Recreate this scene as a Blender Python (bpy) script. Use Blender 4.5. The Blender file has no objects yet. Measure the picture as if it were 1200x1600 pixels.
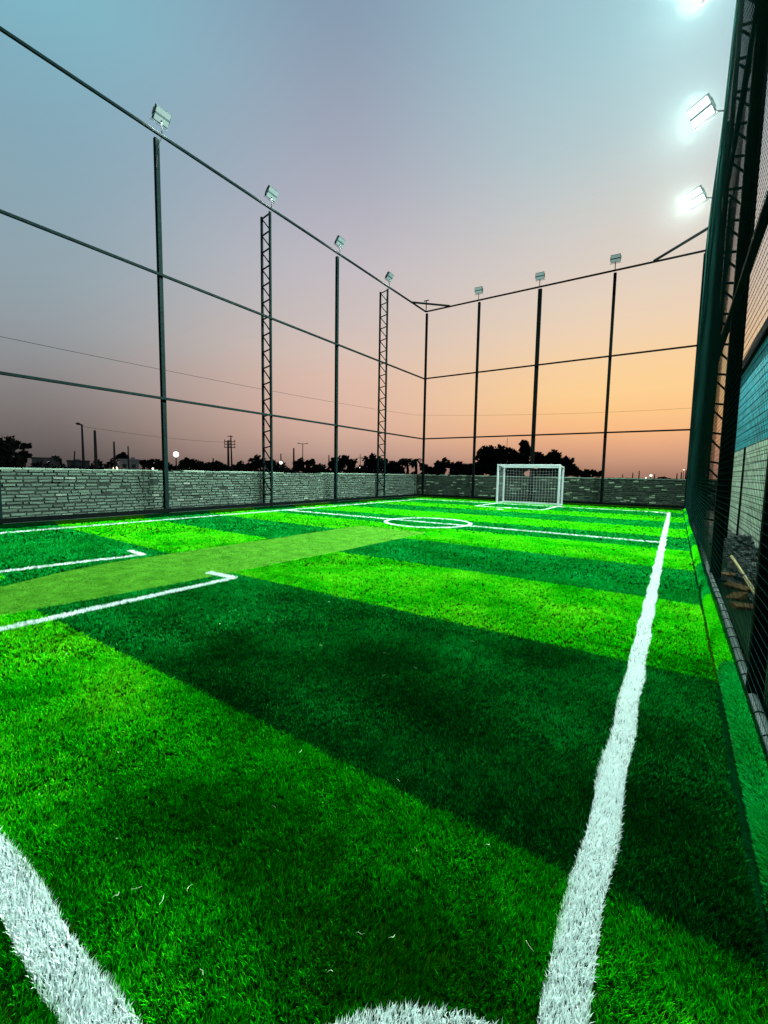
import bpy, math, random
import numpy as np
from mathutils import Vector, Matrix

R = math.radians
rng = np.random.default_rng(7)
random.seed(7)
sc = bpy.context.scene
col = sc.collection

# ------------------------------------------------------------------ measured layout (metres)
EYE = 1.2
LEFT_FENCE, RIGHT_FENCE, BACK_FENCE = -11.2, 0.43, 20.23
RAIL_TOP, RAIL_MID, RAIL_LOW = 9.50, 6.14, 3.05
STRIPE0, STRIPE_W = 1.32, 1.84
SIDE_L, SIDE_R, LINE_BACK, LINE_HALF, LINE_NEAR = -10.07, -0.135, 18.02, 9.49, 0.36
LW = 0.095
TURF_X0, TURF_X1, TURF_Y0, TURF_Y1 = -10.72, 0.288, -3.0, 19.5

# ------------------------------------------------------------------ helpers
def tag(o, label=None, cat=None, group=None, kind=None):
    if label: o['label'] = label
    if cat: o['category'] = cat
    if group: o['group'] = group
    if kind: o['kind'] = kind
    return o

def thing(name, label, cat, loc, group=None):
    o = bpy.data.objects.new(name, None)
    o.empty_display_size = 0.2
    o.location = loc
    col.objects.link(o)
    return tag(o, label, cat, group)

def world_origin(o):
    v = Vector((0, 0, 0))
    while o is not None:
        v += Vector(o.location); o = o.parent
    return v

class MB:
    """collects shapes in world coordinates; build() links them as one mesh object"""
    def __init__(s): s.v = []; s.f = []
    def quad(s, *p):
        i = len(s.v); s.v += [tuple(q) for q in p]; s.f.append(tuple(range(i, i + len(p)))); return s
    def box(s, x0, x1, y0, y1, z0, z1):
        i = len(s.v)
        s.v += [(x0,y0,z0),(x1,y0,z0),(x1,y1,z0),(x0,y1,z0),(x0,y0,z1),(x1,y0,z1),(x1,y1,z1),(x0,y1,z1)]
        s.f += [tuple(i+k for k in q) for q in ((0,3,2,1),(4,5,6,7),(0,1,5,4),(1,2,6,5),(2,3,7,6),(3,0,4,7))]
        return s
    def frame(s, d):
        d = d.normalized()
        u = Vector((0, 0, 1)) if abs(d.z) < 0.9 else Vector((0, 1, 0))
        a = d.cross(u).normalized(); b = a.cross(d).normalized()
        return a, b
    def bar(s, p, q, w, h=None):
        """rectangular bar from p to q"""
        h = h or w
        p, q = Vector(p), Vector(q)
        a, b = s.frame(q - p); i = len(s.v)
        for c in (p, q):
            for sx, sy in ((-1,-1),(1,-1),(1,1),(-1,1)):
                s.v.append(tuple(c + a*(sx*w/2) + b*(sy*h/2)))
        s.f += [tuple(i+k for k in f) for f in ((0,1,2,3),(7,6,5,4),(0,4,5,1),(1,5,6,2),(2,6,7,3),(3,7,4,0))]
        return s
    def tube(s, pts, r, n=8, r1=None, cap=True):
        pts = [Vector(p) for p in pts]; m = len(pts); i0 = len(s.v)
        ref = None
        for k, c in enumerate(pts):
            d = (pts[min(k+1, m-1)] - pts[max(k-1, 0)])
            a, b = s.frame(d)
            rr = r if r1 is None else r + (r1 - r) * k / max(1, m-1)
            for j in range(n):
                t = 2*math.pi*j/n
                s.v.append(tuple(c + a*(math.cos(t)*rr) + b*(math.sin(t)*rr)))
        for k in range(m-1):
            for j in range(n):
                j2 = (j+1) % n
                s.f.append((i0+k*n+j, i0+k*n+j2, i0+(k+1)*n+j2, i0+(k+1)*n+j))
        if cap:
            s.f.append(tuple(i0+j for j in range(n))[::-1]); s.f.append(tuple(i0+(m-1)*n+j for j in range(n)))
        return s
    def ball(s, c, rx, ry, rz, n=10, m=7, jit=0.0):
        i0 = len(s.v)
        for a in range(m+1):
            th = math.pi*a/m
            for b in range(n):
                ph = 2*math.pi*b/n
                k = 1 + jit*random.uniform(-1, 1)
                s.v.append((c[0]+rx*k*math.sin(th)*math.cos(ph), c[1]+ry*k*math.sin(th)*math.sin(ph), c[2]+rz*k*math.cos(th)))
        for a in range(m):
            for b in range(n):
                b2 = (b+1) % n
                s.f.append((i0+a*n+b, i0+(a+1)*n+b, i0+(a+1)*n+b2, i0+a*n+b2))
        return s
    def build(s, name, mat, parent=None, smooth=False, bevel=0):
        me = bpy.data.meshes.new(name)
        o0 = world_origin(parent) if parent else Vector((0, 0, 0))
        me.from_pydata([(x-o0.x, y-o0.y, z-o0.z) for x, y, z in s.v], [], s.f)
        me.validate(); me.update()
        if smooth:
            for p in me.polygons: p.use_smooth = True
        ob = bpy.data.objects.new(name, me)
        if mat: me.materials.append(mat)
        col.objects.link(ob)
        if parent: ob.parent = parent
        if bevel:
            m = ob.modifiers.new('bevel', 'BEVEL'); m.width = bevel; m.segments = 2; m.limit_method = 'ANGLE'
        return ob

# ------------------------------------------------------------------ materials
class NT:
    def __init__(s, name):
        s.m = bpy.data.materials.new(name); s.m.use_nodes = True
        s.t = s.m.node_tree; s.t.nodes.clear()
        s.out = s.n('ShaderNodeOutputMaterial')
    def n(s, typ, **kw):
        nd = s.t.nodes.new(typ)
        for k, v in kw.items():
            if k == 'ins':
                for a, b in v.items():
                    if isinstance(b, bpy.types.NodeSocket): s.t.links.new(b, nd.inputs[a])
                    else: nd.inputs[a].default_value = b
            else: setattr(nd, k, v)
        return nd
    def link(s, a, b): s.t.links.new(a, b)
    def math(s, op, a, b=None, c=None, clamp=False):
        nd = s.n('ShaderNodeMath', operation=op, use_clamp=clamp)
        for i, v in enumerate((a, b, c)):
            if v is None: continue
            if isinstance(v, bpy.types.NodeSocket): s.link(v, nd.inputs[i])
            else: nd.inputs[i].default_value = v
        return nd.outputs[0]
    def mix(s, f, a, b, blend='MIX'):
        nd = s.n('ShaderNodeMix', data_type='RGBA', blend_type=blend)
        for sock, v in ((nd.inputs[0], f), (nd.inputs[6], a), (nd.inputs[7], b)):
            if isinstance(v, bpy.types.NodeSocket): s.link(v, sock)
            elif isinstance(v, (int, float)): sock.default_value = v
            else: sock.default_value = (*v[:3], 1)
        return nd.outputs[2]
    def noise(s, scale, detail=4, rough=0.6, vec=None, dim='3D'):
        nd = s.n('ShaderNodeTexNoise', noise_dimensions=dim)
        nd.inputs['Scale'].default_value = scale; nd.inputs['Detail'].default_value = detail; nd.inputs['Roughness'].default_value = rough
        if vec is not None: s.link(vec, nd.inputs['Vector'])
        return nd.outputs['Fac']
    def ramp(s, fac, stops, interp='LINEAR'):
        nd = s.n('ShaderNodeValToRGB'); cr = nd.color_ramp; cr.interpolation = interp
        while len(cr.elements) < len(stops): cr.elements.new(0.5)
        for e, (p, c) in zip(cr.elements, stops):
            e.position = p; e.color = (*c[:3], 1) if not isinstance(c, (int, float)) else (c, c, c, 1)
        s.link(fac, nd.inputs[0]); return nd.outputs[0]
    def pos(s): return s.n('ShaderNodeNewGeometry').outputs['Position']
    def bump(s, h, strength=0.5, dist=0.02):
        return s.n('ShaderNodeBump', ins={'Height': h, 'Strength': strength, 'Distance': dist}).outputs[0]
    def pbr(s, base, rough=0.6, spec=0.4, metal=0.0, normal=None, emit=None, estr=0):
        nd = s.n('ShaderNodeBsdfPrincipled')
        for k, v in (('Base Color', base), ('Roughness', rough), ('Specular IOR Level', spec), ('Metallic', metal)):
            if isinstance(v, bpy.types.NodeSocket): s.link(v, nd.inputs[k])
            elif isinstance(v, (tuple, list)): nd.inputs[k].default_value = (*v[:3], 1)
            else: nd.inputs[k].default_value = v
        if normal is not None: s.link(normal, nd.inputs['Normal'])
        if emit is not None:
            nd.inputs['Emission Color'].default_value = (*emit, 1); nd.inputs['Emission Strength'].default_value = estr
        return nd.outputs[0]
    def done(s, sh): s.link(sh, s.out.inputs[0]); return s.m

def simple(name, c0, c1, rough=0.6, spec=0.4, scale=6.0, bump=0.0, metal=0.0, emit=None, estr=0):
    t = NT(name); p = t.pos()
    f = t.noise(scale, 5, 0.65, p)
    f = t.ramp(f, [(0.3, 0.0), (0.7, 1.0)])
    c = t.mix(f, c0, c1)
    nrm = t.bump(t.noise(scale*4, 4, 0.6, p), bump, 0.02) if bump else None
    rr = t.math('ADD', t.math('MULTIPLY', t.noise(scale*2.3, 3, 0.6, p), 0.3), rough-0.15)
    return t.done(t.pbr(c, rr, spec, metal, nrm, emit, estr))

def glow(name, c, strength):
    t = NT(name)
    e = t.n('ShaderNodeEmission', ins={'Color': (*c, 1), 'Strength': strength})
    return t.done(e.outputs[0])

LIGHT_A, LIGHT_M, LIGHT_B = (0.0002, 0.16, 0.0002), (0.005, 0.50, 0.0010), (0.170, 0.90, 0.012)
DARK_A, DARK_M, DARK_B = (0.0001, 0.030, 0.0008), (0.0004, 0.15, 0.012), (0.003, 0.46, 0.095)
MAT_A, MAT_B = (0.008, 0.075, 0.0012), (0.055, 0.24, 0.012)

def stripe_of(t, y):
    k = t.math('MODULO', t.math('FLOOR', t.math('DIVIDE', t.math('SUBTRACT', y, STRIPE0 - 8*STRIPE_W), STRIPE_W)), 2.0)
    return t.math('SUBTRACT', 1.0, k)            # 1 on the dark stripes

def ground_turf():
    t = NT('turf_sheet'); p = t.pos()
    sep = t.n('ShaderNodeSeparateXYZ', ins={0: p})
    sh = t.math('MULTIPLY', t.math('ADD', 0.22, t.math('MULTIPLY', t.math('SUBTRACT', -5.9, sep.outputs[0]), 0.055)), t.math('LESS_THAN', sep.outputs[0], -5.9))
    sh = t.math('MULTIPLY', sh, t.math('MULTIPLY', t.math('SUBTRACT', 9.5, sep.outputs[1]), 0.4, clamp=True))
    s = stripe_of(t, t.math('SUBTRACT', sep.outputs[1], sh))
    n = t.noise(9, 6, 0.75, p); n2 = t.noise(90, 3, 0.7, p)
    f = t.math('MULTIPLY', t.math('ADD', n, n2), 0.5)
    f = t.ramp(f, [(0.35, 0.0), (0.65, 1.0)])
    c = t.mix(s, t.mix(f, LIGHT_A, LIGHT_B), t.mix(f, DARK_A, DARK_B))
    c = t.mix(1.0, c, (0.03, 0.03, 0.03), 'MULTIPLY')  # shade under the pile put into the sheet colour
    return t.done(t.pbr(c, 0.95, 0.0, 0, t.bump(n2, 0.6, 0.01)))

def blade_mat():
    t = NT('turf_blades')
    at = t.n('ShaderNodeAttribute', attribute_name='bcol')
    sep = t.n('ShaderNodeSeparateColor', ins={0: at.outputs['Color']})
    st, rnd, tt = sep.outputs[0], sep.outputs[1], sep.outputs[2]
    olive = at.outputs['Alpha']
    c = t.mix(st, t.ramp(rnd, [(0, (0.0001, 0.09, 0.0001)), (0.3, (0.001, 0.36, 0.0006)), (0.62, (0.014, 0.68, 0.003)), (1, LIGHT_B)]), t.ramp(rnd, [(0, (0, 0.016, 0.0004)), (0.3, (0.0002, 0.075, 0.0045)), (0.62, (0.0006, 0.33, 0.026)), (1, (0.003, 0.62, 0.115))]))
    c = t.mix(olive, c, t.mix(rnd, MAT_A, MAT_B))
    dim = t.math('ADD', t.math('MULTIPLY', tt, 0.95), 0.05)  # shade deep in the pile painted in: blade colour darkens towards the root
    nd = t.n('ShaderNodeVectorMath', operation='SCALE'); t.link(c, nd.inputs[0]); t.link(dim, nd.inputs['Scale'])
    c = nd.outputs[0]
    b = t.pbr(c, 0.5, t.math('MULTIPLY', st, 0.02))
    tr = t.n('ShaderNodeBsdfTranslucent'); t.link(c, tr.inputs[0])
    mx = t.n('ShaderNodeMixShader', ins={0: 0.28, 1: b, 2: tr.outputs[0]})
    return t.done(mx.outputs[0])

def white_pile():
    t = NT('white_pile')
    at = t.n('ShaderNodeAttribute', attribute_name='bcol')
    sep = t.n('ShaderNodeSeparateColor', ins={0: at.outputs['Color']})
    c = t.mix(sep.outputs[1], (0.74, 0.90, 0.87), (0.93, 0.98, 0.96))
    dim = t.math('ADD', t.math('MULTIPLY', sep.outputs[2], 0.3), 0.78, clamp=True)
    nd = t.n('ShaderNodeVectorMath', operation='SCALE'); t.link(c, nd.inputs[0]); t.link(dim, nd.inputs['Scale'])
    b = t.pbr(nd.outputs[0], 0.5, 0.25)
    tr = t.n('ShaderNodeBsdfTranslucent'); t.link(nd.outputs[0], tr.inputs[0])
    mx = t.n('ShaderNodeMixShader', ins={0: 0.25, 1: b, 2: tr.outputs[0]})
    return t.done(mx.outputs[0])

def brick_mat(name, lo, mid, hi, bright=0.05):
    t = NT(name); g = t.n('ShaderNodeNewGeometry')
    r = g.outputs['Random Per Island']
    base = t.ramp(r, [(0.0, lo), (0.45, mid), (1.0-bright, [a*1.15 for a in mid]), (1.0-bright+0.01, hi), (1.0, hi)])
    n = t.noise(14, 6, 0.7, g.outputs['Position']); n2 = t.noise(1.1, 3, 0.5, g.outputs['Position'])
    k = t.math('ADD', t.math('MULTIPLY', n, 0.9), t.math('MULTIPLY', n2, 0.9))
    nd = t.n('ShaderNodeVectorMath', operation='SCALE'); t.link(base, nd.inputs[0]); t.link(k, nd.inputs['Scale'])
    return t.done(t.pbr(nd.outputs[0], 0.9, 0.15, 0, t.bump(n, 0.8, 0.012)))

def shed_wall_mat():
    t = NT('two_tone_block_wall'); p = t.pos()
    sep = t.n('ShaderNodeSeparateXYZ', ins={0: p})
    cv = t.n('ShaderNodeCombineXYZ', ins={0: sep.outputs[1], 1: sep.outputs[2]})
    wob = t.noise(3.0, 3, 0.6, p)
    br = t.n('ShaderNodeTexBrick', offset=0.5)
    br.inputs['Scale'].default_value = 1.0; br.inputs['Brick Width'].default_value = 0.42; br.inputs['Row Height'].default_value = 0.115
    br.inputs['Mortar Size'].default_value = 0.012; br.inputs['Mortar Smooth'].default_value = 0.4; br.inputs['Bias'].default_value = 0
    br.inputs['Color1'].default_value = (1,1,1,1); br.inputs['Color2'].default_value = (0.72,0.72,0.72,1); br.inputs['Mortar'].default_value = (0.25,0.25,0.25,1)
    t.link(cv.outputs[0], br.inputs['Vector'])
    edge = t.math('ADD', sep.outputs[2], t.math('MULTIPLY', wob, 0.10))
    up = t.math('GREATER_THAN', edge, 1.90)
    n = t.ramp(t.noise(5, 6, 0.72, p), [(0.3, 0.0), (0.72, 1.0)])
    low = t.mix(n, (0.33, 0.44, 0.34), (0.56, 0.67, 0.52))
    teal = t.mix(n, (0.001, 0.19, 0.23), (0.004, 0.37, 0.44))
    c = t.mix(up, low, teal)
    c = t.mix(1.0, c, br.outputs['Color'], 'MULTIPLY')
    stain = t.ramp(t.noise(1.4, 5, 0.7, p), [(0.55, 1.0), (0.75, 0.35)])
    c = t.mix(0.8, c, stain, 'MULTIPLY')
    return t.done(t.pbr(c, 0.8, 0.2, 0, t.bump(br.outputs['Fac'], 0.6, -0.02)))

M = {}
M['steel'] = simple('painted_steel', (0.0005, 0.005, 0.005), (0.0015, 0.010, 0.0095), 0.7, 0.05, 7, 0.06)
M['steel_dark'] = simple('dark_steel', (0.0006, 0.0016, 0.0015), (0.001, 0.003, 0.0027), 0.7, 0.03, 7, 0.06)
M['pipe'] = simple('weathered_pipe', (0.22, 0.27, 0.24), (0.62, 0.70, 0.64), 0.6, 0.4, 9, 0.2)
M['turf'] = ground_turf()
M['blade'] = blade_mat()
M['white'] = white_pile()
M['mat'] = simple('matting', (0.012, 0.075, 0.0015), (0.042, 0.165, 0.009), 0.95, 0.03, 5, 0.15)
M['brick'] = brick_mat('weathered_brick', (0.038, 0.058, 0.044), (0.056, 0.086, 0.064), (0.13, 0.165, 0.13), 0.04)
M['brick_back'] = brick_mat('rough_brick', (0.012, 0.023, 0.015), (0.028, 0.048, 0.033), (0.15, 0.225, 0.145), 0.12)
M['cap'] = simple('pale_mortar', (0.08, 0.12, 0.09), (0.18, 0.25, 0.19), 0.9, 0.1, 5, 0.3)
M['mortar'] = simple('mortar', (0.008, 0.012, 0.009), (0.018, 0.026, 0.020), 0.95, 0.1, 10, 0.4)
M['dirt'] = simple('dirt', (0.035, 0.030, 0.022), (0.075, 0.062, 0.045), 0.95, 0.1, 2.5, 0.6)
M['gravel'] = simple('gravel', (0.015, 0.028, 0.026), (0.09, 0.12, 0.11), 0.9, 0.2, 18, 0.7)
M['kerb'] = simple('kerb_concrete', (0.010, 0.02, 0.016), (0.03, 0.045, 0.04), 0.9, 0.2, 8, 0.4)
M['strip_green'] = simple('dark_green_strip', (0.002, 0.016, 0.004), (0.006, 0.040, 0.008), 0.95, 0.05, 20, 0.5)  # dark green ground strip behind the bottom pipe
M['shed'] = shed_wall_mat()
M['coping'] = simple('tarred_coping', (0.0008, 0.001, 0.001), (0.002, 0.0025, 0.0025), 0.9, 0.02, 6, 0.3)
M['net'] = simple('net_cord', (0.0028, 0.016, 0.0135), (0.006, 0.027, 0.023), 1.0, 0.0, 8)
M['goal'] = simple('white_gloss_paint', (0.26, 0.33, 0.32), (0.34, 0.41, 0.395), 0.35, 0.5, 6)
M['goalnet'] = simple('white_cord', (0.30, 0.36, 0.34), (0.42, 0.48, 0.46), 0.8, 0.1, 20)
M['housing'] = simple('lamp_housing', (0.012, 0.035, 0.04), (0.025, 0.055, 0.06), 0.5, 0.4, 9)
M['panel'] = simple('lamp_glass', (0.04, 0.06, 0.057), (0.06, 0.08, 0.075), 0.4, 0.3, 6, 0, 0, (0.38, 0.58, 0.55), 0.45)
M['lit'] = glow('lit_panel', (0.92, 1.0, 0.97), 3.0)
M['farlamp'] = glow('far_lamp', (1.0, 0.95, 0.86), 3.0)
M['warmlamp'] = glow('warm_lamp', (1.0, 0.80, 0.45), 3.0)
M['leaf'] = simple('dark_leaf', (0.004, 0.006, 0.004), (0.012, 0.016, 0.010), 0.8, 0.1, 0.8)
M['bark'] = simple('bark', (0.008, 0.007, 0.006), (0.02, 0.017, 0.014), 0.9, 0.1, 2)
M['pole'] = simple('weathered_pole', (0.010, 0.010, 0.011), (0.026, 0.024, 0.024), 0.8, 0.2, 1.5)
M['plaster'] = simple('grey_plaster', (0.05, 0.05, 0.055), (0.085, 0.083, 0.085), 0.9, 0.1, 0.7)
M['plaster_pale'] = simple('pale_plaster', (0.16, 0.155, 0.16), (0.24, 0.235, 0.235), 0.9, 0.1, 0.7)
M['dark'] = simple('dark_opening', (0.006, 0.006, 0.007), (0.012, 0.012, 0.013), 0.6, 0.3, 2)
M['wire'] = simple('cable_black', (0.02, 0.02, 0.02), (0.035, 0.033, 0.03), 0.7, 0.2, 3)
M['bamboo'] = simple('bamboo', (0.30, 0.27, 0.10), (0.50, 0.45, 0.20), 0.6, 0.3, 11, 0.2)
M['redbrick'] = simple('loose_brick', (0.12, 0.065, 0.02), (0.24, 0.14, 0.05), 0.9, 0.15, 16, 0.6)
M['sack'] = simple('pale_sack', (0.30, 0.36, 0.30), (0.60, 0.66, 0.56), 0.8, 0.2, 12, 0.5)
M['straw'] = simple('pale_fibre', (0.45, 0.60, 0.35), (0.70, 0.80, 0.60), 0.6, 0.2, 5)

# ------------------------------------------------------------------ camera
cam = bpy.data.cameras.new('camera')
cam.sensor_fit = 'HORIZONTAL'; cam.sensor_width = 36.0
cam.lens = 36.0 * 676.749 / 1200.0
cam.clip_start = 0.05; cam.clip_end = 6000
co = bpy.data.objects.new('camera', cam); col.objects.link(co)
yaw, pitch, roll = R(33.866), R(5.072), R(0.968)
fwd = Vector((-math.sin(yaw)*math.cos(pitch), math.cos(yaw)*math.cos(pitch), -math.sin(pitch)))
rgt = Vector((math.cos(yaw), math.sin(yaw), 0)); upv = rgt.cross(fwd)
r2 = rgt*math.cos(roll) + upv*math.sin(roll); u2 = -rgt*math.sin(roll) + upv*math.cos(roll)
mw = Matrix((r2, u2, -fwd)).transposed().to_4x4(); mw.translation = Vector((0, 0, EYE))
co.matrix_world = mw
sc.camera = co

# ------------------------------------------------------------------ dusk sky
def srgb(r, g, b):
    f = lambda c: (c/255/12.92 if c/255 <= 0.04045 else ((c/255+0.055)/1.055)**2.4)
    return (f(r), f(g), f(b))
w = bpy.data.worlds.new('World'); sc.world = w; w.use_nodes = True
class WT(NT):
    def __init__(s, tree):
        s.t = tree; s.t.nodes.clear(); s.out = s.n('ShaderNodeOutputWorld')
t = WT(w.node_tree)
d = t.n('ShaderNodeTexCoord').outputs['Generated']
nrm = t.n('ShaderNodeVectorMath', operation='NORMALIZE'); t.link(d, nrm.inputs[0]); d = nrm.outputs[0]
sx = t.n('ShaderNodeSeparateXYZ', ins={0: d})
el = t.math('MULTIPLY', t.math('ARCSINE', sx.outputs[2]), 180/math.pi)
wob = t.math('MULTIPLY', t.math('SUBTRACT', t.noise(2.2, 3, 0.5, d), 0.5), 3.0)
elf = t.math('DIVIDE', t.math('ADD', t.math('ADD', el, wob), 5.0), 60.0, clamp=True)          # -5 deg .. 55 deg
az = t.math('MULTIPLY', t.math('ARCTAN2', sx.outputs[0], sx.outputs[1]), 180/math.pi)
daz = t.math('ABSOLUTE', t.math('ADD', az, 3.0))
E = lambda e: (e + 5.0) / 60.0
glow_col = [(-5, (60, 48, 44)), (0.2, (168, 126, 106)), (1.6, (200, 150, 122)), (3.4, (230, 170, 130)), (5.2, (249, 188, 134)), (7.2, (253, 200, 138)), (9.5, (254, 209, 148)), (12.5, (250, 210, 158)),
            (16.0, (241, 211, 178)), (20.0, (230, 210, 190)), (24.5, (217, 207, 197)), (29.0, (203, 206, 203)), (34.0, (182, 204, 208)), (41.0, (163, 202, 211)), (55, (150, 194, 208))]
mid_col = [(-5, (50, 42, 40)), (0.2, (150, 120, 110)), (2.5, (190, 156, 142)), (5.0, (211, 173, 156)), (8.0, (221, 183, 166)), (11.5, (222, 188, 172)), (15.0, (216, 193, 182)), (19.0, (205, 191, 188)),
           (24.0, (195, 188, 194)), (30.0, (178, 177, 190)), (36.0, (160, 167, 184)), (44.0, (136, 156, 177)), (55, (122, 150, 170))]
left_col = [(-5, (30, 27, 26)), (0.2, (84, 78, 76)), (2.5, (102, 95, 93)), (5.3, (120, 113, 111)), (8.5, (135, 131, 131)), (11.5, (143, 145, 148)), (14.5, (146, 156, 162)), (19.0, (144, 163, 173)),
            (25.0, (138, 166, 179)), (30.0, (132, 168, 184)), (35.0, (128, 175, 191)), (39.0, (126, 184, 199)), (55, (132, 188, 205))]
ra, rb, rc = [t.ramp(elf, [(E(e), srgb(*c)) for e, c in L]) for L in (glow_col, mid_col, left_col)]
def smooth(x, a, b):
    nd = t.n('ShaderNodeMapRange', interpolation_type='SMOOTHSTEP')
    t.link(x, nd.inputs[0]); nd.inputs[1].default_value = a; nd.inputs[2].default_value = b
    return nd.outputs[0]
c = t.mix(smooth(daz, 2, 40), ra, rb)
c = t.mix(smooth(daz, 34, 72), c, rc)
c = t.mix(smooth(daz, 85, 150), c, srgb(70, 84, 98))
bg = t.n('ShaderNodeBackground', ins={'Color': c, 'Strength': 1.0})
t.link(bg.outputs[0], t.out.inputs[0])

sc.view_settings.view_transform = 'Standard'; sc.view_settings.look = 'None'
sc.view_settings.exposure = 0; sc.view_settings.gamma = 1
sc.cycles.max_bounces = 6; sc.cycles.diffuse_bounces = 3; sc.cycles.glossy_bounces = 2; sc.cycles.transmission_bounces = 3
sc.cycles.sample_clamp_indirect = 4.0
sc.cycles.use_denoising = True
sc.cycles.pixel_filter_type = 'BLACKMAN_HARRIS'

# ------------------------------------------------------------------ ground sheets
g = MB(); g.quad((-3000,-3000,-0.03), (3000,-3000,-0.03), (3000,4000,-0.03), (-3000,4000,-0.03))
tag(g.build('ground', M['dirt']), kind='structure')
g = MB(); g.quad((TURF_X0,TURF_Y0,0), (TURF_X1,TURF_Y0,0), (TURF_X1,TURF_Y1,0), (TURF_X0,TURF_Y1,0))
tag(g.build('turf_field', M['turf']), kind='structure')
MX0, MX1, MY0, MY1 = -5.92, -4.17, -3.0, 7.85
MAT_LEFT = ([-3, 0.6, 1.4, 2.05, 2.55, 8], [-5.30, -5.35, -5.55, -5.83, -5.95, -5.93])
MAT_RIGHT = ([-3, 1.1, 2.0, 3.2, 5.0, 8], [-4.50, -4.45, -4.34, -4.28, -4.20, -4.14])
g = MB(); ys = list(np.arange(MY0, MY1+0.01, 0.31)) + [MY1]
for a_, b_ in zip(ys[:-1], ys[1:]):
    if b_-a_ > 1e-4: g.quad(*[(float(np.interp(y, *q)), float(y), 0.005) for q, y in ((MAT_LEFT, a_), (MAT_RIGHT, a_), (MAT_RIGHT, b_), (MAT_LEFT, b_))])
tag(g.build('pitch_strip', M['mat']), kind='structure')

# turf wrapped over the edging on three sides
def kerb_profile(cx, r, h, n=8):
    return [(cx - r*math.cos(math.pi*k/n), h*math.sin(math.pi*k/n)**0.7) for k in range(n+1)]
def kerb(name, prof, ys, swap=False):
    b = MB(); n = len(prof)
    for y in ys:
        for (x, z) in prof:
            jx = 0.008*math.sin(3.1*y) + 0.006*math.sin(7.3*y+1); jz = 0.93 + 0.02*math.sin(2.3*y+0.7)
            p = (x+jx, y, z*jz - 0.002)
            b.v.append((p[1], p[0], p[2]) if swap else p)
    for i in range(len(ys)-1):
        for j in range(n-1):
            f = (i*n+j, i*n+j+1, (i+1)*n+j+1, (i+1)*n+j)
            b.f.append(f if not swap else f[::-1])
    return tag(b.build(name, M['turf'], smooth=True), kind='structure')
KR = (0.336, 0.046, 0.105)
KL = (-10.86, 0.14, 0.10)
kerb('kerb', kerb_profile(*KR), list(np.arange(-3, 19.6, 0.1)))
kerb('kerb', kerb_profile(*KL), list(np.arange(-3, 19.6, 0.15)))
kerb('kerb', kerb_profile(19.62, 0.12, 0.10), list(np.arange(-10.9, 0.35, 0.15)), swap=True)
g = MB(); g.box(-11.9, -11.02, -3, 20.6, -0.02, 0.03); tag(g.build('path', M['kerb']), kind='structure')
g = MB(); g.box(-11.02, 0.9, 19.76, 20.6, -0.02, 0.03); tag(g.build('path', M['kerb']), kind='structure')
g = MB(); g.box(0.392, 0.66, -3, 19.76, -0.02, 0.03); tag(g.build('path', M['strip_green']), kind='structure')

# ------------------------------------------------------------------ turf pile: blades of artificial grass
def vnoise(x, y, f, seed):
    r = np.random.default_rng(seed); s = np.zeros_like(x)
    for k in range(6):
        a = r.uniform(0, 2*np.pi); ff = f*r.uniform(0.6, 1.8); ph = r.uniform(0, 6.28)
        s += np.sin((x*np.cos(a)+y*np.sin(a))*ff + ph + 0.8*np.sin((y*np.cos(a)-x*np.sin(a))*ff*0.7 + ph))
    return s/6

def blades_object(name, x, y, z, ln, wd, leanx, leany, colr, mat, kind):
    """one mesh of bent three-triangle blades"""
    n = len(x)
    a = rng.uniform(0, 2*np.pi, n); wx, wy = np.cos(a)*wd/2, np.sin(a)*wd/2
    lean = np.hypot(leanx, leany); up = ln/np.sqrt(1+lean**2)
    V = np.zeros((n, 5, 3), np.float32)
    V[:,0] = np.stack([x-wx, y-wy, z], 1); V[:,1] = np.stack([x+wx, y+wy, z], 1)
    mx, my, mz = x+leanx*up*0.35, y+leany*up*0.35, z+up*0.58
    V[:,2] = np.stack([mx+wx*0.85, my+wy*0.85, mz], 1); V[:,3] = np.stack([mx-wx*0.85, my-wy*0.85, mz], 1)
    V[:,4] = np.stack([x+leanx*up, y+leany*up, z+up], 1)
    base = (np.arange(n)*5)[:,None]
    T = (base + np.array([0,1,2, 0,2,3, 3,2,4])[None,:]).astype(np.int32).ravel()
    me = bpy.data.meshes.new(name)
    me.vertices.add(n*5); me.vertices.foreach_set('co', V.ravel())
    me.loops.add(len(T)); me.loops.foreach_set('vertex_index', T)
    me.polygons.add(n*3); me.polygons.foreach_set('loop_start', np.arange(0, n*9, 3, dtype=np.int32))
    at = me.attributes.new('bcol', 'FLOAT_COLOR', 'POINT')
    C = np.zeros((n, 5, 4), np.float32)
    C[:,:,0] = colr[0][:,None]; C[:,:,1] = colr[1][:,None]; C[:,:,3] = colr[2][:,None]
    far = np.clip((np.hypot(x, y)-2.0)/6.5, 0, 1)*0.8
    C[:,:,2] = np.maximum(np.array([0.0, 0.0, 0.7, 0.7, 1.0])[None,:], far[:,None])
    at.data.foreach_set('color', C.ravel())
    me.update(calc_edges=True)
    me.materials.append(mat)
    o = bpy.data.objects.new(name, me); col.objects.link(o)
    return tag(o, kind=kind)

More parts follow.
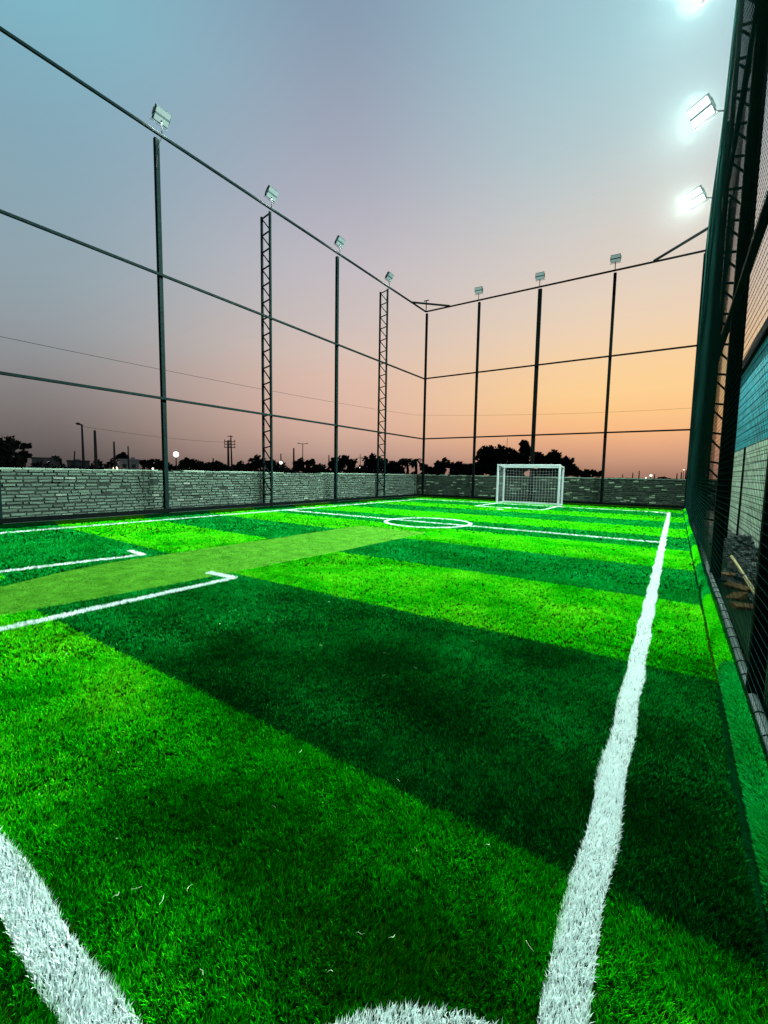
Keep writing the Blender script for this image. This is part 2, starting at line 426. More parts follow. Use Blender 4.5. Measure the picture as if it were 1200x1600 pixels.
# the white lines: (name, polyline, closed, width)
def arc(cx, cy, r, a0, a1, n):
    return [(cx+r*math.cos(R(a0+(a1-a0)*k/n)), cy+r*math.sin(R(a0+(a1-a0)*k/n))) for k in range(n+1)]
LINES = [
    ('touchline', [(SIDE_R, LINE_NEAR-0.02), (SIDE_R, LINE_BACK)], LW),
    ('touchline', [(SIDE_L, LINE_NEAR-0.02), (SIDE_L, LINE_BACK)], LW),
    ('goal_line', [(SIDE_L, LINE_BACK), (SIDE_R, LINE_BACK)], LW),
    ('goal_line', [(SIDE_L, LINE_NEAR), (SIDE_R, LINE_NEAR)], LW),
    ('halfway_line', [(SIDE_L, LINE_HALF), (SIDE_R, LINE_HALF)], LW),
    ('centre_circle', arc(-5.06, LINE_HALF, 1.05, 0, 360, 60), LW),
    ('corner_arc', arc(SIDE_R, LINE_NEAR, 0.45, 90, 180, 14), LW),
    ('corner_arc', arc(SIDE_R, LINE_BACK, 0.465, 180, 270, 14), LW),
    ('goal_area_line', [(-6.36, LINE_BACK), (-6.36, 15.85), (-3.86, 15.85), (-3.86, LINE_BACK)], LW),
    ('crease_line', [(-4.09, -2.0), (-4.03, 3.03), (-4.48, 3.0)], 0.085),
    ('crease_line', [(-6.62, -0.5), (-6.13, 3.10), (-6.58, 3.13)], 0.085),
    ('penalty_spot', [(-5.2, 14.95), (-5.0, 14.95)], 0.16),
]
def seg_dist(x, y, pl):
    d = np.full(x.shape, 9e9)
    for (ax, ay), (bx, by) in zip(pl[:-1], pl[1:]):
        L2 = (bx-ax)**2+(by-ay)**2
        tt = np.clip(((x-ax)*(bx-ax)+(y-ay)*(by-ay))/L2, 0, 1)
        d = np.minimum(d, np.hypot(x-ax-tt*(bx-ax), y-ay-tt*(by-ay)))
    return d

RINGS = [(0.0, 1.9, 66000, 0.0020, 0.0205), (1.9, 3.2, 36000, 0.0028, 0.021), (3.2, 5.5, 15000, 0.0045, 0.022), (5.5, 9, 5600, 0.0075, 0.023), (9, 15, 2300, 0.012, 0.024), (15, 27, 1000, 0.019, 0.024)]
def lean_field(x, y, n):
    lx = 0.35*vnoise(x, y, 3.0, 1) + 0.5*vnoise(x, y, 11.0, 2) + 0.15
    ly = 0.35*vnoise(x, y, 3.2, 3) + 0.5*vnoise(x, y, 12.0, 4) + 0.10
    return lx + rng.normal(0, 0.42, n), ly + rng.normal(0, 0.42, n)
X, Y, Z, LN, WD = [], [], [], [], []
for r0, r1, dens, wd, ln in RINGS:
    x0, x1, y0, y1 = max(TURF_X0, -r1), 0.385, max(-1.0, -r1), min(19.7, r1)
    n = int((x1-x0)*(y1-y0)*dens/4)
    tx, ty = rng.uniform(x0, x1, n), rng.uniform(y0, y1, n)
    x = np.repeat(tx, 4) + rng.normal(0, 0.006, n*4); y = np.repeat(ty, 4) + rng.normal(0, 0.006, n*4)
    dd = np.hypot(x, y); a = np.degrees(np.arctan2(x, y))
    k = (dd >= r0) & (dd < r1) & (a > -100) & (x < 0.385) & (x > TURF_X0) & (y < 19.5)
    k &= (np.hypot(x*1.0, y) > 0.25)
    X.append(x[k]); Y.append(y[k]); WD.append(np.full(k.sum(), wd)*rng.uniform(0.7, 1.35, k.sum())); LN.append(np.full(k.sum(), ln)*rng.uniform(0.6, 1.3, k.sum()))
X, Y, LN, WD = map(np.concatenate, (X, Y, LN, WD))
keep = np.ones(len(X), bool)
for nm, pl, wl in LINES: keep &= seg_dist(X, Y, pl) > wl/2*rng.normal(0.97, 0.06, len(X))
X, Y, LN, WD = X[keep], Y[keep], LN[keep], WD[keep]
def kz(x, c, r, h): return np.where(np.abs(x-c) < r, h*np.power(np.maximum(1-((x-c)/r)**2, 0), 0.35), 0)
Z = kz(X, *KR) + np.where(np.abs(X-KL[0]) < KL[1], 0.0, 0.0)
shiftY = np.where(X < -5.9, 0.22 + 0.055*(-5.9-X), 0)*np.clip((9.5-Y)*0.4, 0, 1)
stripe = 1 - np.mod(np.floor((Y - shiftY - (STRIPE0-8*STRIPE_W) + rng.normal(0, 0.008, len(Y)))/STRIPE_W), 2)
wav = 0.02*vnoise(X, Y, 2.0, 9)
mat_l = np.interp(Y, MAT_LEFT[0], MAT_LEFT[1]); mat_r = np.interp(Y, MAT_RIGHT[0], MAT_RIGHT[1])
olive = ((X > mat_l+wav*0.6) & (X < mat_r+wav*0.6) & (Y < MY1+wav)).astype(float)
LN = np.where(olive > 0.5, LN*0.42, LN)
patch = vnoise(X, Y, 2.2, 11)*0.12 + vnoise(X, Y, 7.0, 12)*0.40 + vnoise(X, Y, 30.0, 15)*0.16
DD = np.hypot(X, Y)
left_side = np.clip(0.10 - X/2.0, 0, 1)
painted_falloff = np.where(stripe > 0.5, 0.215 + 0.42*np.clip((DD-1.5)/4.2, 0, 1), 0.225 + 0.48*np.clip((DD-1.1)/2.0, 0, 1)*np.clip(left_side + (DD-2.2)/3, 0.15, 1))  # light falloff painted into blade colour: dimmer near the camera and at right
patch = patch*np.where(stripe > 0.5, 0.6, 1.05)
rnd = np.clip(painted_falloff + patch*np.clip(1.15-0.07*DD, 0.3, 1) + rng.normal(0, 1, len(X))*np.clip(0.20-0.02*np.hypot(X, Y), 0.06, 0.16), 0, 1)
rnd = np.where(olive > 0.5, np.clip(0.34 + 0.05*np.clip(DD-3, 0, 5) + 0.28*vnoise(X*3.0, Y, 4.0, 51) + 0.16*vnoise(X, Y, 22.0, 52) + rng.normal(0, 0.10, len(X)), 0, 1), rnd)
lx, ly = lean_field(X, Y, len(X))
on = Z > 0
lx = np.where(on, lx*0.6 - 0.9*np.sign(KR[0]-X), lx)
LN = np.where(on, LN*0.75, LN)
# dense extra pile over the right edging roll
kx, ky, kzv, kl, kw, klx, kly = [], [], [], [], [], [], []
for r0, r1, dens, wd, ln in RINGS:
    a0, a1 = max(0.25, r0), min(19.4, r1); n = int((a1-a0)*dens*0.30)
    th = rng.uniform(0.02*np.pi, 0.98*np.pi, n); yy = rng.uniform(a0, a1, n)
    kx.append(KR[0]-KR[1]*np.cos(th)); ky.append(yy); kzv.append(KR[2]*np.sin(th)**0.7 - 0.006); kl.append(ln*0.8*rng.uniform(0.6, 1.2, n)); kw.append(wd*rng.uniform(0.8, 1.4, n))
    klx.append(-1.5*np.cos(th)+rng.normal(0, 0.3, n)); kly.append(rng.normal(0.1, 0.35, n))
kx, ky, kzv, kl, kw, klx, kly = map(np.concatenate, (kx, ky, kzv, kl, kw, klx, kly))
kst = 1 - np.mod(np.floor((ky - (STRIPE0-8*STRIPE_W) - 0.12)/STRIPE_W), 2)
k = X < 0.262 + 0.010*vnoise(X*0, Y, 4.0, 41) - 0.012*(vnoise(X*0, Y, 2.0, 42) > 0.30)*(Y < 4)
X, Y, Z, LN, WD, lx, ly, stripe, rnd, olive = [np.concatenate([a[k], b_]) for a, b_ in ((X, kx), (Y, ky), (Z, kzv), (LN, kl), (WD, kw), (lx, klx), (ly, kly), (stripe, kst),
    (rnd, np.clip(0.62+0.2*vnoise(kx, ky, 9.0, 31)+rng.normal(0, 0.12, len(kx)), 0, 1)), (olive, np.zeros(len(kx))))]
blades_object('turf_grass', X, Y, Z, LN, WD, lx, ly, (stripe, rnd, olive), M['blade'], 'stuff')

for nm, pl, wl in LINES:
    xs, ys, ls, ws = [], [], [], []
    for (ax, ay), (bx, by) in zip(pl[:-1], pl[1:]):
        L = math.hypot(bx-ax, by-ay); nx, ny = -(by-ay)/L, (bx-ax)/L
        steps = max(1, int(L/0.4))
        for k in range(steps):
            t0, t1 = k/steps, (k+1)/steps
            mx, my = ax+(bx-ax)*(t0+t1)/2, ay+(by-ay)*(t0+t1)/2
            dd = math.hypot(mx, my)
            ring = next((q for q in RINGS if dd < q[1]), RINGS[-1])
            dens, wd, ln = ring[2]*1.5, ring[3], ring[4]*1.12
            n = int(dens*(L/steps)*wl)
            tt = rng.uniform(t0, t1, n); oo = rng.uniform(-0.5, 0.5, n)*wl + 0.006*np.sin(tt*L*9)
            xs.append(ax+(bx-ax)*tt+nx*oo); ys.append(ay+(by-ay)*tt+ny*oo)
            ls.append(ln*rng.uniform(0.65, 1.25, n)); ws.append(wd*rng.uniform(0.7, 1.3, n))
    xs, ys, ls, ws = map(np.concatenate, (xs, ys, ls, ws)); n = len(xs)
    lx, ly = lean_field(xs, ys, n)
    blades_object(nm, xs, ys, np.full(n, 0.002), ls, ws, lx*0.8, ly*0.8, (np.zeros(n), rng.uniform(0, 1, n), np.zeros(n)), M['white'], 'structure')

# loose pale fibres lying on the pile
b = MB()
for k in range(50):
    r = 0.7 + 3.6*random.random()**1.3; a = R(random.uniform(-80, 8)); x, y = r*math.sin(a), r*math.cos(a)
    if x > 0.2: continue
    h = random.uniform(0, 6.28); L = random.uniform(0.010, 0.030); z = random.uniform(0.02, 0.03); bend = random.uniform(-0.6, 0.6)
    p = [(x, y, z)]
    for q in range(3):
        h += bend; p.append((p[-1][0]+L/3*math.cos(h), p[-1][1]+L/3*math.sin(h), z+random.uniform(-0.003, 0.006)))
    b.tube(p, 0.0006, 4, cap=False)
tag(b.build('loose_fibres', M['straw']), kind='stuff')

# ------------------------------------------------------------------ brick boundary walls
def brick_wall(name, label, mat, p0, p1, inward, height, courses, seed, thick=0.22):
    """every brick modelled, laid in uneven courses over a mortar core"""
    rr = random.Random(seed)
    p0, p1 = Vector((*p0, 0)), Vector((*p1, 0)); L = (p1-p0).length; d = (p1-p0)/L; nv = Vector((*inward, 0))
    root = thing(name, label, 'wall', p0)
    m = MB(); q = [p0 - nv*0.012, p1 - nv*0.012, p1 - nv*thick, p0 - nv*thick]
    i = len(m.v)
    for z in (0, height-0.03): m.v += [(c.x, c.y, z) for c in q]
    m.f += [(0,1,5,4), (1,2,6,5), (2,3,7,6), (3,0,4,7), (4,5,6,7)]
    b = MB(); ch = height/courses
    for k in range(courses):
        s = -rr.uniform(0, 0.24); top = k == courses-1
        wz = 0.008*math.sin(k*2.1)
        while s < L:
            bl = rr.uniform(0.20, 0.28) if rr.random() > 0.14 else rr.uniform(0.09, 0.15)
            s0, s1 = max(s, 0), min(s+bl, L)
            if s1-s0 > 0.03:
                out = rr.gauss(0, 0.006) + (0.0 if rr.random() > 0.06 else 0.016)
                zz = k*ch + wz*math.sin(s*0.9+k) + rr.gauss(0, 0.004); hh = ch - rr.uniform(0.010, 0.024)
                if top: hh += rr.uniform(-0.012, 0.012)
                dz = rr.gauss(0, 0.006)
                j = len(b.v); e = 0.009
                for (off, ins) in ((out, e), (-0.10 if not top else -thick-0.005, 0.0)):
                    for (ss, z) in ((s0+ins, zz+ins), (s1-ins, zz+ins+dz), (s1-ins, zz+hh-ins+dz), (s0+ins, zz+hh-ins)):
                        c = p0 + d*ss + nv*off; b.v.append((c.x, c.y, z))
                b.f += [tuple(j+a for a in f) for f in ((0,1,2,3), (0,4,5,1), (1,5,6,2), (2,6,7,3), (3,7,4,0), (4,7,6,5))]
            s += bl + rr.uniform(0.007, 0.018)
    m.build('core', M['mortar'], root)
    cp = MB(); s = 0.0
    while s < L:
        bl = rr.uniform(0.25, 0.9); zt = height + rr.uniform(-0.006, 0.012); j = len(cp.v); s1 = min(s+bl, L)
        if rr.random() > 0.18:
            for off in (0.008+rr.gauss(0, 0.004), -thick):
                for (ss, z) in ((s, height-0.03+rr.gauss(0, 0.005)), (s1, height-0.03+rr.gauss(0, 0.005)), (s1, zt), (s, zt+rr.gauss(0, 0.004))):
                    c = p0 + d*ss + nv*off; cp.v.append((c.x, c.y, z))
            cp.f += [tuple(j+a for a in f) for f in ((0,1,2,3), (0,4,5,1), (1,5,6,2), (2,6,7,3), (3,7,4,0), (4,7,6,5))]
        s = s1 + 0.004
    cp.build('mortar_cap', M['cap'], root)
    b.build('brickwork', mat, root)
    return root
brick_wall('brick_wall', 'long weathered grey green brick wall behind the left fence', M['brick'], (-11.78, -3.0), (-11.78, 20.7), (1, 0), 1.185, 15, 3)
brick_wall('brick_wall', 'dark brick wall speckled with pale bricks behind the goal', M['brick_back'], (-11.78, 20.72), (3.2, 20.72), (0, -1), 1.175, 15, 4)

# ------------------------------------------------------------------ steel fence frames
def fence(label, o, d, nv, rails_span, posts, steel, rail_w=0.062, shift=0.0, rail_n=0.0, flip=False):
    """o: start on the plane; d: direction; nv: outward normal; posts: (s, type)"""
    o, d, nv = Vector((*o, 0)), Vector((*d, 0)), Vector((*nv, 0))
    P = lambda s, n, z: o + d*s + nv*n + Vector((0, 0, z))
    root = thing('steel_fence', label, 'fence', o)
    for z in (RAIL_TOP, RAIL_MID, RAIL_LOW):
        MB().bar(P(rails_span[0], rail_n, z), P(rails_span[1], rail_n, z), rail_w, rail_w).build('rail', steel, root, bevel=0.008)
    for s, kind in posts:
        if kind != 'truss':
            wdt = {'plain': 0.108, 'slim': 0.10, 'wide': 0.15}[kind]
            p = MB().bar(P(s, 0.12+shift, 0.0), P(s, 0.12+shift, RAIL_TOP-0.05), wdt, wdt).build('post', steel, root, bevel=0.01)
            q = P(s, 0.12+shift, 0); MB().box(q.x-0.14, q.x+0.14, q.y-0.14, q.y+0.14, 0.02, 0.045).build('base_plate', steel, p)
        else:
            a, c, wd = 0.08+shift, 0.47+shift, 0.068
            p = MB().bar(P(s, a, 0.0), P(s, a, RAIL_TOP-0.045), wd, wd).build('truss_post', steel, root, bevel=0.008)
            MB().bar(P(s, c, 0.0), P(s, c, RAIL_TOP-0.10), wd, wd).build('outer_chord', steel, p, bevel=0.008)
            l = MB(); z = RAIL_TOP-0.13; st = 0.525
            while z > 0.2:
                l.bar(P(s, a+0.03, z+0.03), P(s, c-0.03, z-0.03), 0.034, 0.034)
                e0, e1 = (a+0.035, c-0.035) if flip else (c-0.035, a+0.035)
                if z-st > 0.05: l.bar(P(s, e0, z-0.06), P(s, e1, z-st+0.10), 0.030, 0.030)
                z -= st
            l.build('lacing', steel, p)
    return root, P
SP = [(-0.63, 'plain'), (2.90, 'truss'), (6.37, 'plain'), (9.995, 'truss'), (13.36, 'plain'), (16.80, 'truss')]
fl, PL = fence('tall black green steel fence frame running along the left brick wall', (LEFT_FENCE, 0), (0, 1), (-1, 0), (-0.7, 20.23), SP, M['steel'])
fb, PB = fence('tall black steel fence frame standing behind the white goal', (0, BACK_FENCE), (1, 0), (0, 1), (-11.2, 0.43), [(-11.2, 'slim'), (-8.36, 'plain'), (-5.53, 'wide'), (-2.58, 'plain'), (0.36, 'slim')], M['steel_dark'])
fr, PR = fence('tall dark steel fence frame with net on the right, seen almost edge on', (RIGHT_FENCE, 0), (0, 1), (1, 0), (-0.7, 20.23), SP, M['steel_dark'], shift=-0.10, rail_n=-0.03, flip=True)
MB().bar((-11.2, 18.85, 9.52), (-9.85, 20.2, 9.52), 0.07).build('corner_brace', M['steel'], fb)
MB().bar((-1.25, 20.2, 9.52), (0.41, 18.5, 9.52), 0.07).build('corner_brace', M['steel_dark'], fb)
b = MB(); b.bar((-11.17, 20.2, 9.5), (-11.17, 20.2, 10.02), 0.035); b.bar((-11.30, 20.2, 10.03), (-11.02, 20.2, 10.03), 0.04)
b.build('lamp_bracket', M['steel_dark'], fb)
MB().bar((LEFT_FENCE, -0.7, 0.12), (LEFT_FENCE, 20.2, 0.12), 0.06, 0.10).build('bottom_rail', M['steel_dark'], fl)
MB().bar((-11.2, BACK_FENCE, 0.10), (0.4, BACK_FENCE, 0.10), 0.06, 0.10).build('bottom_rail', M['steel_dark'], fb)
br = MB(); br.tube([(0.405+0.004*math.sin(y*1.7), y, 0.075+0.006*math.sin(y*1.1)) for y in np.arange(-0.7, 20.1, 0.4)], 0.024, 10)
br = br.build('bottom_rail', M['pipe'], fr, smooth=True); br['label'] = 'pale weathered bottom pipe laced with black cord'
lc = MB(); y = -0.6; pts = []
while y < 14:                                              # one cord wound round the pipe all the way along
    for q in range(11):
        a0 = 2*math.pi*q/10
        pts.append((0.405+0.029*math.cos(a0), y+0.025*q/10, 0.075+0.029*math.sin(a0)))
    y += 0.21 + 0.05*random.random()
lc.tube(pts, 0.0036, 5)
lc.build('lacing_cord', M['steel_dark'], br)

# net on the right fence: every cord is a strand of its own
nt = MB(); NX = 0.345
def sag(y, z): return NX + 0.010*math.sin(y*0.83+z*0.3) + 0.008*math.sin(z*0.9+y*0.4)
CELL = 0.05
z = 0.10
while z < 9.46:
    w_ = 0.0024
    ys = np.arange(-0.6, 20.21, 0.8)
    for a_, b_ in zip(ys[:-1], ys[1:]): nt.bar((sag(a_, z), a_, z+0.004*math.sin(a_*2)), (sag(b_, z), b_, z+0.004*math.sin(b_*2)), w_)
    z += CELL
y = -0.6
while y < 20.2:
    zs = np.arange(0.08, 9.5, 1.17)
    for a_, b_ in zip(zs[:-1], zs[1:]): nt.bar((sag(y, a_), y, a_), (sag(y, b_), y, b_), 0.0018 if y > 6 else 0.0011)
    y += CELL
tag(nt.build('safety_net', M['net']), 'dark green cord safety net hung along the right fence', 'net')

# ------------------------------------------------------------------ floodlights
def floodlight(label, base, yaw_deg, tilt_deg, lit=False, stalk=0.42, cable=0.0, arm=None, size=(0.46, 0.36), power=0):
    """twin-panel head on a thin stalk; yaw: heading of the beam from +Y, clockwise"""
    base = Vector(base)
    root = thing('floodlight', label, 'floodlight', base, 'floodlights on the fence tops')
    a = R(yaw_deg); tl = R(tilt_deg)
    f = Vector((math.sin(a)*math.cos(tl), math.cos(a)*math.cos(tl), -math.sin(tl)))
    r = Vector((math.cos(a), -math.sin(a), 0)); u = r.cross(f).normalized()
    c = base + Vector((0, 0, stalk)) + f*0.06
    if arm: c = c + Vector(arm)
    foot = base
    st = MB(); st.tube([foot, base+Vector((0, 0, stalk*0.55))], 0.016, 8)
    if arm: st.tube([base+Vector((0, 0, stalk*0.55)), c - f*0.05], 0.018, 8)
    else: st.tube([base+Vector((0, 0, stalk*0.5)), base+Vector((0, 0, stalk-0.10))], 0.014, 8)
    st.build('stalk', M['steel_dark'], root)
    W, H = size
    def obox(cen, w_, h_, dp):
        b = MB(); i = 0
        for sz in (-1, 1):
            for sx_, sy_ in ((-1,-1),(1,-1),(1,1),(-1,1)):
                b.v.append(tuple(cen + r*(sx_*w_/2) + u*(sy_*h_/2) + f*(sz*dp/2)))
        b.f += [(3,2,1,0), (4,5,6,7), (0,1,5,4), (1,2,6,5), (2,3,7,6), (3,0,4,7)]
        return b
    h = obox(c - f*0.05, W, H, 0.07)
    for k in range(5):
        fin = obox(c - f*0.115 + r*((k-2)*W*0.2), 0.012, H*0.8, 0.06); i = len(h.v); h.v += fin.v; h.f += [tuple(i+q for q in ff) for ff in fin.f]
    yk = obox(c - f*0.06 - r*(W/2+0.015), 0.012, H*0.5, 0.05); i = len(h.v); h.v += yk.v; h.f += [tuple(i+q for q in ff) for ff in yk.f]
    yk = obox(c - f*0.06 + r*(W/2+0.015), 0.012, H*0.5, 0.05); i = len(h.v); h.v += yk.v; h.f += [tuple(i+q for q in ff) for ff in yk.f]
    yk = obox(c - f*0.06 - u*(H/2+0.03), W+0.05, 0.014, 0.05); i = len(h.v); h.v += yk.v; h.f += [tuple(i+q for q in ff) for ff in yk.f]
    h.build('housing', M['housing'], root, bevel=0.006)
    for sgn in (-1, 1):
        obox(c + u*(sgn*H*0.255) - f*0.008, W*0.93, H*0.37, 0.02).build('lamp_panel', M['lit'] if lit else M['panel'], root)
    obox(c - f*0.006, W*0.93, H*0.10, 0.022).build('centre_bar', M['housing'], root)
    if cable:
        p = [base + Vector((0.02, 0.01, -0.02))]
        for k in range(6): p.append(base + Vector((-0.05-0.03*math.sin(k), -0.05-0.02*k, -0.1 - cable*(k+1)/6)))
        MB().tube(p, 0.008, 5).build('cable', M['wire'], root)
    if power:
        L = bpy.data.lights.new('floodlight_beam', 'AREA'); L.shape = 'RECTANGLE'; L.size = W*0.9; L.size_y = H*0.9
        L.energy = power; L.color = (0.80, 1.0, 0.92); L.spread = R(176)
        lo = bpy.data.objects.new('floodlight_beam', L); col.objects.link(lo)
        m = Matrix((r, u, -f)).transposed().to_4x4(); m.translation = c + f*0.03 - base
        lo.parent = root; lo.matrix_local = m
    return root
TOP = RAIL_TOP + 0.04
ord_l = ['pale twin panel floodlight above the tall plain post nearest the camera on the left fence', 'pale twin panel floodlight above the nearest lattice post of the left fence',
         'pale twin panel floodlight above the second plain post of the left fence', 'small twin panel floodlight above the far lattice post of the left fence, near the corner']
for (s, cab), lb in zip(((6.45, 0.75), (9.995, 0), (13.36, 0), (16.80, 1.0)), ord_l):
    floodlight(lb, (LEFT_FENCE, s, TOP), 88, 36, cable=cab, size=(0.39, 0.32), power=260)  # weak beams added here to brighten the right wall and net
for s, lb in ((-8.36, 'small pale floodlight on the back fence post nearest the left corner'), (-5.53, 'small pale floodlight above the back fence post right behind the goal'), (-2.58, 'small pale floodlight on the back fence post to the right of the goal')):
    floodlight(lb, (s, BACK_FENCE, TOP), 178, 25, size=(0.36, 0.29))
P_ = 4300
for s, lb in ((9.995, 'lit floodlight above the nearest lattice post of the right fence'), (13.40, 'brightest lit white floodlight beside the top of the right fence net'), (17.20, 'lit white floodlight lower in the picture, farther along the right fence')):
    floodlight(lb, (RIGHT_FENCE-0.02, s, TOP), -140, 42, lit=True, stalk=0.40, arm=(-0.46, 0, 0.0), size=(0.52, 0.46), power=P_)

# scattering balls added round the lit floodlights to stand in for lens glow
t = NT('added_lamp_glow')
r_ = t.n('ShaderNodeVectorMath', operation='LENGTH'); t.link(t.n('ShaderNodeTexCoord').outputs['Object'], r_.inputs[0])
k = t.math('SUBTRACT', 1.0, t.math('DIVIDE', r_.outputs['Value'], 3.4), clamp=True)
dn = t.math('ADD', t.math('MULTIPLY', t.math('POWER', k, 2.5), 0.0016), t.math('MULTIPLY', t.math('POWER', k, 16.0), 0.0035))
vs = t.n('ShaderNodeVolumeScatter', ins={'Color': (0.75, 1.0, 0.97, 1), 'Density': dn, 'Anisotropy': 0.25})
t.link(vs.outputs[0], t.out.inputs['Volume'])
for s in (9.995, 13.40, 17.20):
    hb = MB().ball((0, 0, 0), 3.4, 3.4, 3.4, 24, 14).build('lamp_glow_ball', t.m, smooth=True)
    hb.location = (RIGHT_FENCE-0.52, s, TOP+0.40); tag(hb, kind='stuff')

# ------------------------------------------------------------------ goal
gx0, gx1, gy, gb, gh = -6.37, -3.86, 18.22, 18.98, 1.60
go = thing('football_goal', 'white tubular box football goal with white net in front of the back wall', 'goal', ((gx0+gx1)/2, gy, 0))
PW = 0.075
for x in (gx0, gx1): MB().bar((x, gy, 0), (x, gy, gh), PW).build('goal_post', M['goal'], go, bevel=0.012)
MB().bar((gx0-PW/2, gy, gh+PW/2), (gx1+PW/2, gy, gh+PW/2), PW).build('crossbar', M['goal'], go, bevel=0.012)
bk = MB(); W2 = 0.06
for x in (gx0+0.02, gx1-0.02):
    bk.bar((x, gb, 0), (x, gb, gh-0.03), W2); bk.bar((x, gy+0.05, gh+0.03), (x, gb, gh-0.03), W2*0.9); bk.bar((x, gy+0.05, 0.03), (x, gb, 0.03), W2*0.9)
bk.bar((gx0, gb, gh-0.02), (gx1, gb, gh-0.02), W2*1.1); bk.bar((gx0, gb, 0.045), (gx1, gb, 0.045), W2*1.3)
bk.build('rear_frame', M['goal'], go)
n_ = MB(); s = 0.10
def gn(x, z):
    f = (x-gx0)/(gx1-gx0); return (x, gb + 0.02 + 0.05*math.sin(math.pi*f)*math.sin(math.pi*min(1, z/gh)), z - 0.05*math.sin(math.pi*f)*(z/gh))
s = 0.125; xs = np.arange(gx0+0.05, gx1, s); zs = np.arange(0.06, gh-0.02, s)
for x in xs:
    for z in zs[:-1]: n_.bar(gn(x, z), gn(x, z+s), 0.0042)
for z in zs:
    for x in xs[:-1]: n_.bar(gn(x, z), gn(x+s, z), 0.0042)
for xx in (gx0+0.02, gx1-0.02):
    for z in zs: n_.bar((xx, gy+0.05, z), (xx, gb, z), 0.003)
    for y in np.arange(gy+0.1, gb, s): n_.bar((xx, y, 0.05), (xx, y, gh), 0.003)
for x in xs: n_.bar((x, gy+0.05, gh+0.03), (x, gb, gh-0.02), 0.003)
n_.build('goal_net', M['goalnet'], go)

# ------------------------------------------------------------------ painted building and rubble on the right
sh = thing('painted_building', 'block building painted teal above and bare below, right of the net', 'building', (1.12, 6.0, 0))
MB().box(1.12, 6.0, -4.0, 14.2, -0.05, 3.62).build('wall', M['shed'], sh)
b = MB(); b.box(1.06, 6.05, -4.05, 14.26, 3.62, 3.86); b.build('coping', M['coping'], sh, bevel=0.02)
MB().tube([(1.10, 11.3, 0.0), (1.10, 11.3, 1.85)], 0.017, 8).build('thin_upright', M['coping'], sh)  # thin dark upright against the lower wall
b = MB(); rr = random.Random(5)
for k in range(2600):
    y = rr.uniform(2.0, 14.0); x = rr.uniform(0.56, 1.12); hmax = max(0.0, 0.05 + 0.22*math.exp(-((y-9.6)/1.2)**2) + 0.16*math.exp(-((y-6.6)/0.8)**2))*(0.35+0.65*(x-0.56)/0.56)
    z = -0.03 + hmax*rr.random()**0.5; s_ = rr.uniform(0.012, 0.045)
    b.ball((x, y, z), s_*rr.uniform(0.7, 1.4), s_*rr.uniform(0.7, 1.4), s_*rr.uniform(0.6, 1.0), 5, 3, 0.25)
tag(b.build('gravel', M['gravel']), kind='stuff')
g = MB(); g.box(0.55, 1.12, 5.6, 12.5, -0.03, 0.02); tag(g.build('earth_bank', M['dirt']), kind='structure')
tag(MB().tube([(0.72, 7.8, 0.11), (0.725, 6.6, 0.09), (0.73, 5.2, 0.05)], 0.019, 9).build('bamboo_pole', M['bamboo'], smooth=True), 'yellow bamboo pole lying on the rubble behind the right net', 'pole')
def loose_brick(x, y, z, a, tl, label):
    b = MB().box(-0.11, 0.11, -0.055, 0.055, -0.035, 0.035)
    for i, v in enumerate(b.v): b.v[i] = tuple(q*(1+rr.uniform(-0.12, 0.12)) for q in v)
    o = b.build('loose_brick', M['redbrick'], bevel=0.008); o.location = (x, y, z); o.rotation_euler = (tl, tl*0.5, a)
    tag(o, label, 'brick', 'loose bricks in the rubble')
loose_brick(0.60, 5.05, 0.03, 0.4, 0.15, 'orange brown loose brick in the rubble, nearest the white sack')
loose_brick(0.57, 5.45, 0.03, 1.2, -0.2, 'orange brown loose brick in the rubble, second from the white sack')
loose_brick(0.61, 5.9, 0.04, -0.5, 0.25, 'orange brown loose brick in the rubble, third from the white sack')
loose_brick(0.60, 6.6, 0.04, 0.9, 0.1, 'orange brown loose brick in the rubble, farthest from the white sack')
b = MB().ball((0.66, 4.50, 0.09), 0.075, 0.22, 0.12, 12, 8, 0.14)
tag(b.build('cement_sack', M['sack'], smooth=True), 'crumpled pale sack lying behind the bottom pipe of the right fence', 'sack')

